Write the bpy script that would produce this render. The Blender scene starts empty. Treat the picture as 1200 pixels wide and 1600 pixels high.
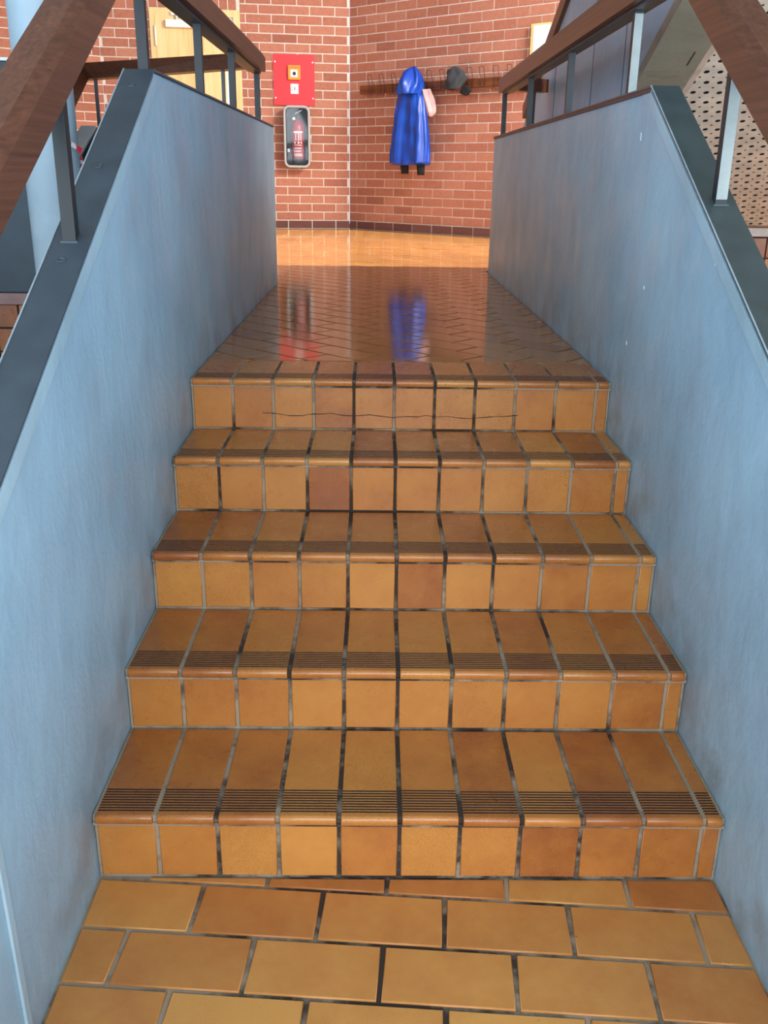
import bpy, bmesh, math, random
from mathutils import Vector, Matrix
random.seed(7)
S = bpy.context.scene
COL = S.collection
PI = math.pi

# ------------------------------------------------------------------ camera
F_PX = 1450.0
cd = bpy.data.cameras.new('camera'); cam = bpy.data.objects.new('camera', cd); COL.objects.link(cam)
cd.sensor_fit = 'VERTICAL'; cd.sensor_height = 24.0; cd.lens = 24.0 * F_PX / 1600.0
cd.clip_start = 0.02
R_ = Vector((0.9999070501, -0.0061165929, 0.0121851713))
U_ = Vector((-0.0093615899, 0.3417385886, 0.9397484226))
Fw = Vector((0.0099122018, 0.9397751456, -0.3416495630))
m = Matrix.Identity(4)
for i in range(3):
    m[i][0] = R_[i]; m[i][1] = U_[i]; m[i][2] = -Fw[i]
    m[i][3] = (-0.0790609, -1.61266, 1.4256854)[i]
cam.matrix_world = m
S.camera = cam

# ------------------------------------------------------------------ colour management, world, window light
S.view_settings.view_transform = 'Standard'; S.view_settings.look = 'None'
S.view_settings.gamma = 1.0; S.view_settings.use_curve_mapping = False
S.view_settings.exposure = 0.45
w = bpy.data.worlds.new('sky'); S.world = w; w.use_nodes = True
w.node_tree.nodes['Background'].inputs[0].default_value = (0.55, 0.75, 1.0, 1)
w.node_tree.nodes['Background'].inputs[1].default_value = 1.0
def area(name, loc, target, sx, sy, power, col, spread=PI):
    l = bpy.data.lights.new(name, 'AREA'); l.shape = 'RECTANGLE'; l.size = sx; l.size_y = sy
    l.energy = power; l.color = col; l.spread = spread
    o = bpy.data.objects.new(name, l); COL.objects.link(o); o.location = loc
    o.rotation_euler = (Vector(target) - Vector(loc)).to_track_quat('-Z', 'Y').to_euler()
    return o
area('entrance_window_light', (0.0, -4.7, 1.9), (0, 0, 1.2), 6.0, 2.8, 300, (0.86, 0.93, 1.0))
area('lower_fill_light_right', (4.9, -1.7, 2.0), (-0.6, -0.5, 0.7), 3.0, 2.4, 185, (0.42, 0.73, 1.0))  # added cool fill for the stair walls, source unseen
area('lower_fill_light_left', (-4.9, -1.7, 2.0), (0.6, -0.5, 0.7), 3.0, 2.4, 185, (0.42, 0.73, 1.0))  # matching fill added on the opposite side
area('side_window_light', (4.9, 4.6, 2.3), (0, 5.6, 1.4), 2.6, 2.6, 160, (1.0, 0.92, 0.80))
area('hall_rooflight', (3.2, 4.4, 4.6), (0.0, 8.2, 1.2), 1.6, 1.2, 490, (1.0, 0.96, 0.92))
sl_ = bpy.data.lights.new('sun', 'SUN'); sl_.energy = 9.0; sl_.angle = math.radians(1.5); sl_.color = (1.0, 0.97, 0.88)
so_ = bpy.data.objects.new('sun', sl_); COL.objects.link(so_); so_.location = (0, 5, 9)
so_.rotation_euler = Vector((0.0, 0.30, -1.0)).to_track_quat('-Z', 'Y').to_euler()

# ------------------------------------------------------------------ measurements of the place
H = 0.1636654; D = 0.3198548; HW = 0.665; Z5 = 5 * H; NOSE = 0.0114
CORNER = Vector((-0.411, 9.88, Z5))
RD = Vector((0.75295, -0.65808, 0)); RN = Vector((-0.65808, -0.75295, 0))     # right brick wall: along, facing us
LD = Vector((1, 0.15, 0)).normalized(); LN = Vector((LD.y, -LD.x, 0))          # left brick wall

# ------------------------------------------------------------------ materials
def mat(name, col, rough=0.5, metal=0.0):
    mm = bpy.data.materials.new(name); mm.use_nodes = True
    b = mm.node_tree.nodes['Principled BSDF']
    b.inputs['Base Color'].default_value = (*col, 1); b.inputs['Roughness'].default_value = rough
    b.inputs['Metallic'].default_value = metal
    return mm
def srgb(r, g, b):
    f = lambda c: (c / 255 / 12.92) if c / 255 <= 0.04045 else ((c / 255 + 0.055) / 1.055) ** 2.4
    return (f(r), f(g), f(b))
class NT:
    def __init__(s, m): s.t = m.node_tree; s.b = s.t.nodes['Principled BSDF']
    def n(s, kind, **kw):
        nd = s.t.nodes.new(kind)
        for k, v in kw.items():
            if k in nd.inputs: nd.inputs[k].default_value = v
            else: setattr(nd, k, v)
        return nd
    def l(s, a, b): s.t.links.new(a, b)
    def coord(s, scale=(1, 1, 1)):
        tc = s.n('ShaderNodeTexCoord'); mp = s.n('ShaderNodeMapping'); mp.inputs['Scale'].default_value = scale
        s.l(tc.outputs['Object'], mp.inputs['Vector']); return mp.outputs['Vector']
    def noise(s, scale, detail=4, vec=None, rough=0.55):
        nd = s.n('ShaderNodeTexNoise'); nd.inputs['Scale'].default_value = scale
        nd.inputs['Detail'].default_value = detail; nd.inputs['Roughness'].default_value = rough
        s.l(vec if vec is not None else s.coord(), nd.inputs['Vector']); return nd.outputs['Fac']
    def ramp(s, fac, stops):
        r = s.n('ShaderNodeValToRGB'); e = r.color_ramp.elements
        while len(e) < len(stops): e.new(0.5)
        for i, (p, c) in enumerate(stops): e[i].position = p; e[i].color = (*c, 1) if len(c) == 3 else c
        s.l(fac, r.inputs['Fac']); return r.outputs['Color']
    def mix(s, fac, a, b, mode='MIX'):
        nd = s.n('ShaderNodeMix'); nd.data_type = 'RGBA'; nd.blend_type = mode
        for v, i in ((fac, 0), (a, 6), (b, 7)):
            if hasattr(v, 'links'): s.l(v, nd.inputs[i])
            elif i == 0: nd.inputs[0].default_value = v
            else: nd.inputs[i].default_value = (*v, 1)
        return nd.outputs[2]
    def math(s, op, a, b=0.0, clamp=False):
        nd = s.n('ShaderNodeMath'); nd.operation = op; nd.use_clamp = clamp
        for v, i in ((a, 0), (b, 1)):
            if hasattr(v, 'links'): s.l(v, nd.inputs[i])
            else: nd.inputs[i].default_value = v
        return nd.outputs[0]
    def bump(s, h, strength, dist=0.01):
        nd = s.n('ShaderNodeBump'); nd.inputs['Strength'].default_value = strength; nd.inputs['Distance'].default_value = dist
        s.l(h, nd.inputs['Height']); s.l(nd.outputs[0], s.b.inputs['Normal'])
    def base(s, c): s.l(c, s.b.inputs['Base Color'])
    def roughness(s, c): s.l(c, s.b.inputs['Roughness'])
    def tint(s):
        a = s.n('ShaderNodeVertexColor'); a.layer_name = 'tint'
        sp = s.n('ShaderNodeSeparateColor'); s.l(a.outputs['Color'], sp.inputs[0]); return sp.outputs

def tile_material(name, stops, rmin, rmax, speck=0.5, coat=0.0, bmp=0.035):
    mm = mat(name, (0.5, 0.25, 0.08), 0.3); t = NT(mm); tv = t.tint()
    big = t.noise(9, 3); fine = t.noise(560, 3); mid = t.noise(45, 4)
    f = t.math('ADD', tv[0], t.math('MULTIPLY', t.math('SUBTRACT', big, 0.5), 0.55))
    f = t.math('ADD', f, t.math('MULTIPLY', t.math('SUBTRACT', mid, 0.5), 0.25), True)
    c = t.ramp(f, stops)
    sp = t.ramp(fine, [(0.34, (0.42, 0.33, 0.28)), (0.52, (1, 1, 1))])
    c = t.mix(t.math('MULTIPLY', tv[1], speck), c, t.mix(1.0, c, sp, 'MULTIPLY'))
    v = t.n('ShaderNodeTexVoronoi'); v.inputs['Scale'].default_value = 13; t.l(t.coord(), v.inputs['Vector'])
    pit = t.ramp(v.outputs['Distance'], [(0.018, (1, 1, 1)), (0.03, (0, 0, 0))])
    c = t.mix(t.math('MULTIPLY', pit, 0.7), c, srgb(60, 35, 25))
    t.base(c)
    t.roughness(t.ramp(t.noise(30, 3), [(0.3, (rmin,) * 3), (0.7, (rmax,) * 3)]))
    t.bump(t.math('ADD', fine, t.math('MULTIPLY', big, 0.6)), bmp, 0.003)
    if coat:
        t.b.inputs['Coat Weight'].default_value = coat; t.b.inputs['Coat Roughness'].default_value = 0.09
    return mm
TS = [(0.0, srgb(116, 62, 34)), (0.3, srgb(144, 80, 38)), (0.6, srgb(173, 108, 50)), (1.0, srgb(190, 129, 62))]
M_tile = tile_material('stair_tile', TS, 0.24, 0.38, 0.9)
M_tilef = tile_material('lower_floor_tile', [(0.0, srgb(128, 72, 40)), (0.45, srgb(172, 106, 52)), (1.0, srgb(200, 142, 74))], 0.3, 0.45)
M_tileg = tile_material('polished_landing_tile', [(0.0, srgb(116, 70, 36)), (0.5, srgb(146, 98, 50)), (1.0, srgb(164, 116, 64))], 0.05, 0.11, 0.3, 0.0, 0.012)
def grout_material(name, dark, light, p0=0.42, p1=0.58):
    mm = mat(name, (0.2, 0.18, 0.16), 0.9); t = NT(mm)
    t.base(t.ramp(t.noise(7, 6, None, 0.65), [(p0, dark), (p1, light)])); t.bump(t.noise(150, 3), 0.3, 0.003)
    return mm
M_grout = grout_material('stair_grout', srgb(46, 36, 30), srgb(146, 130, 110))
t = NT(M_grout)          # foot dirt lies along the middle of the flight
sx = t.n('ShaderNodeSeparateXYZ'); t.l(t.coord(), sx.inputs[0])
rp_ = [n for n in t.t.nodes if n.type == 'VALTORGB'][0]; nz = rp_.inputs['Fac'].links[0].from_socket
t.l(t.math('ADD', nz, t.math('MULTIPLY', t.math('SUBTRACT', t.math('ABSOLUTE', sx.outputs[0]), 0.30), 0.30)), rp_.inputs['Fac'])
M_groutd = grout_material('landing_grout', srgb(26, 18, 14), srgb(60, 44, 32))
M_groove = mat('groove_dirt', srgb(46, 30, 20), 0.8)
M_mortar = grout_material('mortar', srgb(206, 192, 176), srgb(232, 220, 206), 0.3, 0.7)
def brick_material(name, stops):
    mm = mat(name, (0.4, 0.15, 0.1), 0.85); t = NT(mm); tv = t.tint()
    f = t.math('ADD', tv[0], t.math('MULTIPLY', t.math('SUBTRACT', t.noise(28, 5), 0.5), 0.7), True)
    c = t.ramp(f, stops)
    c = t.mix(t.math('MULTIPLY', t.ramp(t.noise(130, 3), [(0.4, (1, 1, 1)), (0.55, (0, 0, 0))]), 0.25), c, srgb(120, 55, 40))
    t.base(c); t.bump(t.noise(120, 4), 0.35, 0.004); return mm
M_brick = brick_material('red_brick', [(0.0, srgb(150, 92, 72)), (0.5, srgb(176, 112, 88)), (1.0, srgb(192, 134, 108))])
M_plinth = brick_material('brown_plinth_brick', [(0.0, srgb(88, 50, 44)), (0.6, srgb(112, 68, 58)), (1.0, srgb(130, 88, 76))])

def paint_material(name, base, dark, light, dirt=False):
    mm = mat(name, base, 0.45); t = NT(mm)
    c = t.ramp(t.noise(2.6, 6), [(0.3, dark), (0.5, base), (0.72, light)])
    st = t.noise(5, 5, t.coord((1, 1.8, 0.8)), 0.65)
    c = t.mix(t.math('MULTIPLY', t.ramp(st, [(0.55, (0, 0, 0)), (0.75, (1, 1, 1))]), 0.25), c, dark)
    if dirt:       # scuffs worn into the paint along the edge of the stair
        tc = t.n('ShaderNodeTexCoord'); sx = t.n('ShaderNodeSeparateXYZ'); t.l(tc.outputs['Object'], sx.inputs[0])
        line = t.math('MINIMUM', t.math('MULTIPLY', sx.outputs[1], H / D), 4.1 * H)
        dz = t.math('SUBTRACT', sx.outputs[2], t.math('ADD', line, H * 1.15))
        near = t.ramp(t.math('ADD', t.math('MULTIPLY', dz, 2.2), 0.3), [(0.25, (1, 1, 1)), (0.62, (0, 0, 0))])
        k = t.math('MULTIPLY', near, t.ramp(t.noise(8, 5), [(0.42, (0, 0, 0)), (0.62, (1, 1, 1))]))
        c = t.mix(t.math('MULTIPLY', k, 0.4), c, srgb(112, 100, 88))
    t.base(c)
    t.bump(t.math('ADD', t.noise(7, 5, t.coord((1, 1.2, 0.9)), 0.55), t.math('MULTIPLY', t.noise(40, 4), 0.12)), 0.36, 0.02)
    t.roughness(t.ramp(t.noise(5, 3), [(0.3, (0.38,) * 3), (0.7, (0.55,) * 3)]))
    return mm
M_blue = paint_material('blue_grey_plaster_paint', srgb(147, 173, 188), srgb(135, 161, 176), srgb(157, 183, 196), True)
M_bluep = paint_material('blue_grey_panel_paint', srgb(136, 158, 176), srgb(126, 148, 164), srgb(146, 168, 184))
M_edge = paint_material('blue_edge_strip_paint', srgb(156, 178, 188), srgb(140, 162, 172), srgb(168, 188, 196))
M_col = paint_material('column_paint', srgb(166, 182, 192), srgb(156, 172, 182), srgb(174, 190, 198))
M_soff = paint_material('grey_green_soffit_paint', srgb(124, 120, 106), srgb(114, 110, 98), srgb(132, 128, 114))
def metal_paint(name, c, r=0.4):
    mm = mat(name, c, r); t = NT(mm)
    t.base(t.ramp(t.noise(12, 5), [(0.35, tuple(x * 0.85 for x in c)), (0.65, tuple(x * 1.12 for x in c))]))
    t.bump(t.noise(60, 2), 0.05, 0.003); return mm
M_slate = metal_paint('slate_steel_paint', srgb(58, 66, 74), 0.42)
M_slateg = metal_paint('green_slate_steel_paint', srgb(56, 66, 66), 0.42)
M_dark = metal_paint('dark_steel_paint', srgb(28, 31, 34), 0.5)
M_bare = metal_paint('worn_bright_steel', srgb(150, 154, 150), 0.5)
M_rust = metal_paint('red_primer', srgb(92, 58, 56), 0.6)
M_edgeline = metal_paint('pale_edge_highlight_and_wear', srgb(146, 156, 162), 0.4)
def wood_material(name, dark, base, light, sc, rough=0.42):
    mm = mat(name, base, rough); t = NT(mm)
    g = t.noise(1.0, 6, t.coord(sc), 0.65); g2 = t.noise(1.0, 3, t.coord(tuple(x * 0.2 for x in sc)))
    c = t.ramp(t.math('ADD', t.math('MULTIPLY', g, 0.75), t.math('MULTIPLY', g2, 0.25)), [(0.36, dark), (0.5, base), (0.66, light)])
    t.base(c); t.bump(g, 0.08, 0.003); return mm
WD = (srgb(72, 38, 24), srgb(90, 50, 32), srgb(108, 62, 42))
M_wood = wood_material('brown_handrail_timber', *WD, (110, 1.6, 110))
M_woodx = wood_material('brown_cross_rail_timber', *WD, (1.6, 110, 110))
M_rack = wood_material('orange_brown_rack_timber', srgb(72, 36, 16), srgb(106, 56, 26), srgb(128, 74, 36), (3, 3, 70), 0.35)
M_door = wood_material('pale_beech_veneer', srgb(214, 176, 112), srgb(230, 194, 132), srgb(238, 208, 150), (16, 16, 1.2), 0.45)
M_red = mat('red_panel_paint', srgb(214, 28, 36), 0.4)
M_redx = mat('extinguisher_red', srgb(160, 14, 24), 0.3)
M_orange = mat('orange_plastic', srgb(245, 140, 20), 0.4)
M_white = mat('white_plastic', srgb(232, 232, 226), 0.4)
M_grey = mat('light_grey_plastic', srgb(176, 178, 176), 0.4)
M_chrome = mat('brushed_metal', srgb(190, 192, 194), 0.3, 1.0)
M_black = mat('black_plastic', srgb(26, 27, 30), 0.5)
M_wire = mat('dark_brown_wire', srgb(72, 44, 38), 0.45)
M_paper = mat('white_paper', srgb(235, 238, 244), 0.6)
M_sheet = mat('pale_blue_notice_sheet', srgb(206, 214, 226), 0.35)
M_frame = mat('pale_yellow_wood_frame', srgb(232, 196, 120), 0.5)
def cloth(name, c, r=0.55, sheen=0.0):
    mm = mat(name, c, r); t = NT(mm); t.bump(t.noise(220, 3), 0.15, 0.002)
    t.base(t.ramp(t.noise(8, 4), [(0.3, tuple(x * 0.8 for x in c)), (0.7, tuple(min(1, x * 1.15) for x in c))])); return mm
M_coat = cloth('royal_blue_rain_fabric', srgb(12, 66, 168), 0.34)
M_blackf = cloth('black_knit', srgb(24, 24, 28), 0.9)
M_hat = cloth('charcoal_wool', srgb(50, 52, 56), 0.95)
M_pink = cloth('pale_pink_fabric', srgb(222, 176, 172), 0.7)
M_board = metal_paint('dark_navy_board', srgb(30, 40, 50), 0.45)
M_ledge = metal_paint('brown_ledge', srgb(128, 92, 84), 0.5)
M_ledgep = metal_paint('pale_pinkish_ledge', srgb(186, 164, 150), 0.5)
M_perf = metal_paint('beige_acoustic_board', srgb(204, 188, 172), 0.6)
M_ceil = mat('white_ceiling', srgb(216, 216, 210), 0.8)
M_plain = mat('off_white_plaster', srgb(190, 192, 190), 0.8)
M_tapew = mat('white_tape', srgb(235, 230, 230), 0.4); M_taper = mat('red_tape', srgb(210, 30, 45), 0.4)
def clear_cover():
    mm = bpy.data.materials.new('clear_cover_plastic'); mm.use_nodes = True; nt = mm.node_tree
    nt.nodes.remove(nt.nodes['Principled BSDF'])
    tr = nt.nodes.new('ShaderNodeBsdfTransparent'); tr.inputs[0].default_value = (0.9, 0.92, 0.93, 1)
    gl = nt.nodes.new('ShaderNodeBsdfGlossy'); gl.inputs['Roughness'].default_value = 0.04
    mx = nt.nodes.new('ShaderNodeMixShader'); fr = nt.nodes.new('ShaderNodeFresnel'); fr.inputs[0].default_value = 1.5
    nt.links.new(fr.outputs[0], mx.inputs[0]); nt.links.new(tr.outputs[0], mx.inputs[1]); nt.links.new(gl.outputs[0], mx.inputs[2])
    nt.links.new(mx.outputs[0], nt.nodes['Material Output'].inputs[0]); return mm
M_clear = clear_cover()

# ------------------------------------------------------------------ building helpers
class MB:
    """collects world-space geometry with material slots, then links it as one mesh object"""
    def __init__(s):
        s.bm = bmesh.new(); s.tl = s.bm.loops.layers.float_color.new('tint'); s.mats = []
    def mi(s, m):
        if m not in s.mats: s.mats.append(m)
        return s.mats.index(m)
    def face(s, vs, m, tint=None, smooth=False):
        try: f = s.bm.faces.new(vs)
        except ValueError: return None
        f.material_index = s.mi(m); f.smooth = smooth
        if tint:
            for l in f.loops: l[s.tl] = (*tint, 0, 1)
        return f
    def poly(s, pts, m, tint=None): return s.face([s.bm.verts.new(p) for p in pts], m, tint)
    def box(s, lo, hi, m, bev=0.0):
        return s.obox(Vector(lo), Vector((1, 0, 0)), Vector((0, 1, 0)), Vector((0, 0, 1)), [b - a for a, b in zip(lo, hi)], m, bev)
    def obox(s, o, U, V, N, size, m, bev=0.0):
        """box from corner o along U, V, N; bev chamfers every edge"""
        o = Vector(o); su, sv, sn = size
        t = bmesh.new(); vs = []
        for c in range(8):
            vs.append(t.verts.new(o + U * (su if c & 1 else 0) + V * (sv if c & 2 else 0) + N * (sn if c & 4 else 0)))
        for q in ((0, 2, 3, 1), (4, 5, 7, 6), (0, 1, 5, 4), (2, 6, 7, 3), (0, 4, 6, 2), (1, 3, 7, 5)):
            t.faces.new([vs[i] for i in q])
        if bev > 0:
            bmesh.ops.bevel(t, geom=t.edges[:], offset=bev, segments=2, affect='EDGES', profile=0.6)
        s.merge(t, m)
    def merge(s, t, m, smooth=False):
        t.verts.index_update(); mp = [s.bm.verts.new(v.co) for v in t.verts]
        for f in t.faces: s.face([mp[v.index] for v in f.verts], m, None, smooth)
        t.free()
    def prism(s, pts, vec, m, bev=0.0, capm=None):
        """polygon pts (3D, planar) swept by vec"""
        t = bmesh.new(); vec = Vector(vec)
        a = [t.verts.new(p) for p in pts]; b = [t.verts.new(Vector(p) + vec) for p in pts]
        n = len(pts); t.faces.new(a[::-1]); t.faces.new(b)
        for i in range(n): t.faces.new((a[i], a[(i + 1) % n], b[(i + 1) % n], b[i]))
        bmesh.ops.recalc_face_normals(t, faces=t.faces[:])
        if bev > 0:
            es = [e for e in t.edges if len(e.link_faces) == 2 and e.calc_face_angle(0) > 0.3]
            bmesh.ops.bevel(t, geom=es, offset=bev, segments=2, affect='EDGES', profile=0.6)
        s.merge(t, m)
    def sweep(s, path, sec, m, up=Vector((0, 0, 1)), smooth=False, caps=True):
        """section (list of (side, up)) along a polyline with mitred joints; side = dir x up"""
        path = [Vector(p) for p in path]; rings = []
        for i, p in enumerate(path):
            d0 = (path[i] - path[i - 1]).normalized() if i else None
            d1 = (path[i + 1] - path[i]).normalized() if i + 1 < len(path) else None
            d = (d0 + d1).normalized() if d0 is not None and d1 is not None else (d0 if d1 is None else d1)
            k = 1.0 / max(0.3, d.dot(d1 if d1 is not None else d0))
            sd = d.cross(up)
            if sd.length < 1e-4: sd = d.cross(Vector((0, 1, 0)))
            sd.normalize(); u2 = sd.cross(d).normalized()
            sc_s = sc_u = 1.0
            if d0 is not None and d1 is not None:
                bend = (d1 - d0)
                if bend.length > 1e-5:
                    bend.normalize(); sc_s = 1 + (k - 1) * abs(bend.dot(sd)); sc_u = 1 + (k - 1) * abs(bend.dot(u2))
            rings.append([s.bm.verts.new(p + sd * a * sc_s + u2 * b * sc_u) for a, b in sec])
        n = len(sec)
        for r0, r1 in zip(rings, rings[1:]):
            for i in range(n): s.face((r0[i], r0[(i + 1) % n], r1[(i + 1) % n], r1[i]), m, None, smooth)
        if caps:
            s.face(rings[0][::-1], m); s.face(rings[-1], m)
    def tube(s, path, r, m, n=8):
        s.sweep(path, [(r * math.cos(2 * PI * i / n), r * math.sin(2 * PI * i / n)) for i in range(n)], m, smooth=True)
    def lathe(s, o, axis, prof, m, n=24, smooth=True):
        """prof: list of (radius, height along axis)"""
        o = Vector(o); axis = Vector(axis).normalized()
        a = axis.orthogonal().normalized(); b = axis.cross(a); rings = []
        for r, h in prof:
            rings.append([s.bm.verts.new(o + axis * h + (a * math.cos(2 * PI * i / n) + b * math.sin(2 * PI * i / n)) * max(r, 1e-4)) for i in range(n)])
        for r0, r1 in zip(rings, rings[1:]):
            for i in range(n): s.face((r0[i], r0[(i + 1) % n], r1[(i + 1) % n], r1[i]), m, None, smooth)
        s.face(rings[0][::-1], m); s.face(rings[-1], m)
    def tile(s, O, U, V, N, pts, t, bev, m, tint):
        """one bevelled tile: 2D convex polygon pts (counter-clockwise in U,V) raised by t along N"""
        n = len(pts)
        for bb in (bev, bev * 0.4, bev * 0.15):
            ins = inset(pts, bb)
            if ins is not None: break
        else: return
        bev = bb
        P3 = lambda p, h: O + U * p[0] + V * p[1] + N * h
        a = [s.bm.verts.new(P3(p, -0.002)) for p in pts]; b = [s.bm.verts.new(P3(p, t - bev)) for p in pts]; c = [s.bm.verts.new(P3(p, t)) for p in ins]
        s.face(c, m, tint)
        for i in range(n):
            j = (i + 1) % n
            s.face((b[i], b[j], c[j], c[i]), m, tint, True); s.face((a[i], a[j], b[j], b[i]), m, tint)
    def build(s, name, parent=None, fix=True):
        if fix: bmesh.ops.recalc_face_normals(s.bm, faces=s.bm.faces[:])
        off = Vector((0, 0, 0))
        if parent is not None:
            q = parent
            while q is not None: off += q.location; q = q.parent
        else:
            xs = [v.co for v in s.bm.verts]
            lo = Vector([min(v[i] for v in xs) for i in range(3)]); hi = Vector([max(v[i] for v in xs) for i in range(3)])
            off = Vector(((lo.x + hi.x) / 2, (lo.y + hi.y) / 2, lo.z)) if s_origin[0] else Vector((0, 0, 0))
        if off.length: bmesh.ops.translate(s.bm, verts=s.bm.verts[:], vec=-off)
        me = bpy.data.meshes.new(name); s.bm.to_mesh(me); s.bm.free()
        for mm in s.mats: me.materials.append(mm)
        o = bpy.data.objects.new(name, me); COL.objects.link(o)
        if parent is not None: o.parent = parent
        else: o.location = off
        return o
s_origin = [False]
def inset(pts, d):
    n = len(pts); out = []
    for i in range(n):
        p0, p1, p2 = (Vector(pts[i - 1]), Vector(pts[i]), Vector(pts[(i + 1) % n]))
        e0 = (p1 - p0); e1 = (p2 - p1)
        if e0.length < 1e-6 or e1.length < 1e-6: return None
        e0.normalize(); e1.normalize()
        n0 = Vector((-e0.y, e0.x)); n1 = Vector((-e1.y, e1.x)); k = 1 + n0.dot(n1)
        if k < 0.15: return None
        out.append(p1 + (n0 + n1) * (d / k))
    ar = sum(out[i - 1].x * out[i].y - out[i].x * out[i - 1].y for i in range(n))
    if ar < 4e-5: return None
    for i in range(n):      # an inset that turned inside out
        if (out[(i + 1) % n] - out[i]).dot(Vector(pts[(i + 1) % n]) - Vector(pts[i])) < 0: return None
    return out
def clip(pts, a, b, c):
    """keep a*x+b*y<=c"""
    out = []
    for i in range(len(pts)):
        p, q = pts[i - 1], pts[i]; fp = a * p[0] + b * p[1] - c; fq = a * q[0] + b * q[1] - c
        if (fp <= 0) != (fq <= 0):
            t = fp / (fp - fq); out.append((p[0] + (q[0] - p[0]) * t, p[1] + (q[1] - p[1]) * t))
        if fq <= 0: out.append(tuple(q))
    res = []
    for p in out:
        if not res or abs(p[0] - res[-1][0]) + abs(p[1] - res[-1][1]) > 1e-5: res.append(p)
    if len(res) > 2 and abs(res[0][0] - res[-1][0]) + abs(res[0][1] - res[-1][1]) < 1e-5: res.pop()
    return res if len(res) >= 3 else None
def clipall(pts, planes):
    for pl in planes:
        pts = clip(pts, *pl)
        if pts is None: return None
    return pts
def thing(name, label, cat, loc, group=None):
    o = bpy.data.objects.new(name, None); COL.objects.link(o); o.location = loc; o.empty_display_size = 0.1
    o['label'] = label; o['category'] = cat
    if group: o['group'] = group
    return o
def tag(o, label, cat, group=None):
    o['label'] = label; o['category'] = cat
    if group: o['group'] = group
    return o
def struct(o, label=None, cat='wall'):
    o['kind'] = 'structure'
    if label: o['label'] = label; o['category'] = cat
    return o
X, Y, Z = Vector((1, 0, 0)), Vector((0, 1, 0)), Vector((0, 0, 1))
def tint(lo=0.25, hi=0.95): return (min(1, max(0.16, random.gauss((lo + hi) / 2, (hi - lo) / 3.6))), random.random())

# ================================================================== FLOORS
b = MB()                                             # lower floor, rows turned a few degrees from the stair
b.box((-5, -5, -0.2), (5, 2.0, -0.004), M_grout)
b.box((-5, 2.0, -0.2), (5, 11.2, -0.004), M_tilef)
ang = math.radians(-4.15); FU = Vector((math.cos(ang), math.sin(ang), 0)); FV = Vector((-math.sin(ang), math.cos(ang), 0))
O = Vector((-0.44, -0.158, -0.006)); PU, PV, J = 0.2553, 0.1375, 0.0095
nu, nv = FU, FV
for r in range(-30, 3):
    for c in range(-12, 14):
        u0 = c * PU + (0.5 * PU if r % 2 else 0.0) + (r % 3 - 1) * 0.004; v0 = r * PV
        p = [(u0 + J / 2, v0 + J / 2), (u0 + PU - J / 2, v0 + J / 2), (u0 + PU - J / 2, v0 + PV - J / 2), (u0 + J / 2, v0 + PV - J / 2)]
        e = HW - 0.006
        planes = []
        for (wx, wy, wc) in ((1, 0, e), (-1, 0, e), (0, 1, -0.004)):
            planes.append((wx * FU.x + wy * FU.y, wx * FV.x + wy * FV.y, wc - (wx * O.x + wy * O.y)))
        p = clipall(p, planes)
        if p: b.tile(O, FU, FV, Z, p, 0.006, 0.002, M_tilef, tint(0.25, 1.0))
struct(b.build('floor_lower'))

b = MB()                                             # landing between the walls and the hall floor, diagonal bond
b.box((-HW - 0.03, 1.57, 0.45), (HW + 0.03, 4.9, Z5 - 0.0045), M_groutd)
b.box((-5, 4.9, 0.45), (5, 11.2, Z5 - 0.0045), M_groutd)
b.prism([(-HW - 0.05, 4.005, 0.45), (-HW - 0.05, 4.9, 0.45), (-1.75, 4.9, 0.45), (-1.75, 4.47, 0.45), (-1.15, 4.03, 0.45)], (0, 0, Z5 - 0.4545), M_groutd)
a45 = math.radians(-45); DU = Vector((math.cos(a45), math.sin(a45), 0)); DV = Vector((-math.sin(a45), math.cos(a45), 0))
O = Vector((-0.344, 1.80, Z5 - 0.0045)); PU, PV, J = 0.262, 0.132, 0.0105
def fl(wx, wy, wc): return (wx * DU.x + wy * DU.y, wx * DV.x + wy * DV.y, wc - (wx * O.x + wy * O.y))
zoneA = [fl(1, 0, HW - 0.004), fl(-1, 0, HW - 0.004), fl(0, -1, -1.585), fl(0, 1, 4.9)]
zoneB = [fl(0, -1, -4.9), fl(1, 0, 4.9), fl(-1, 0, 4.9), fl(*(-RN).xy, (-RN).dot(CORNER)), fl(*(-LN).xy, (-LN).dot(CORNER))]
zoneC = [fl(0, 1, 4.9), fl(0, -1, -4.01), fl(1, 0, -HW + 0.004), fl(-1, 0, 1.72), fl(-0.6, -0.8, -2.5)]
for r in range(-60, 75):
    for c in range(-40, 45):
        u0 = c * PU + (0.5 * PU if r % 2 else 0.0); v0 = r * PV
        ctr = O + DU * (u0 + PU / 2) + DV * (v0 + PV / 2)
        if not (-5.2 < ctr.x < 5.2 and 1.3 < ctr.y < 10.5): continue
        if ctr.y < 4.7 and (abs(ctr.x) > HW + 0.3) and not (ctr.y > 3.7 and -2 < ctr.x < 0): continue
        for zn in (zoneA, zoneB, zoneC):
            p = clipall([(u0 + J / 2, v0 + J / 2), (u0 + PU - J / 2, v0 + J / 2), (u0 + PU - J / 2, v0 + PV - J / 2), (u0 + J / 2, v0 + PV - J / 2)], zn)
            if p: b.tile(O, DU, DV, Z, p, 0.0045, 0.0012, M_tileg, tint(0.45, 0.85))
struct(b.build('floor'))

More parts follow.
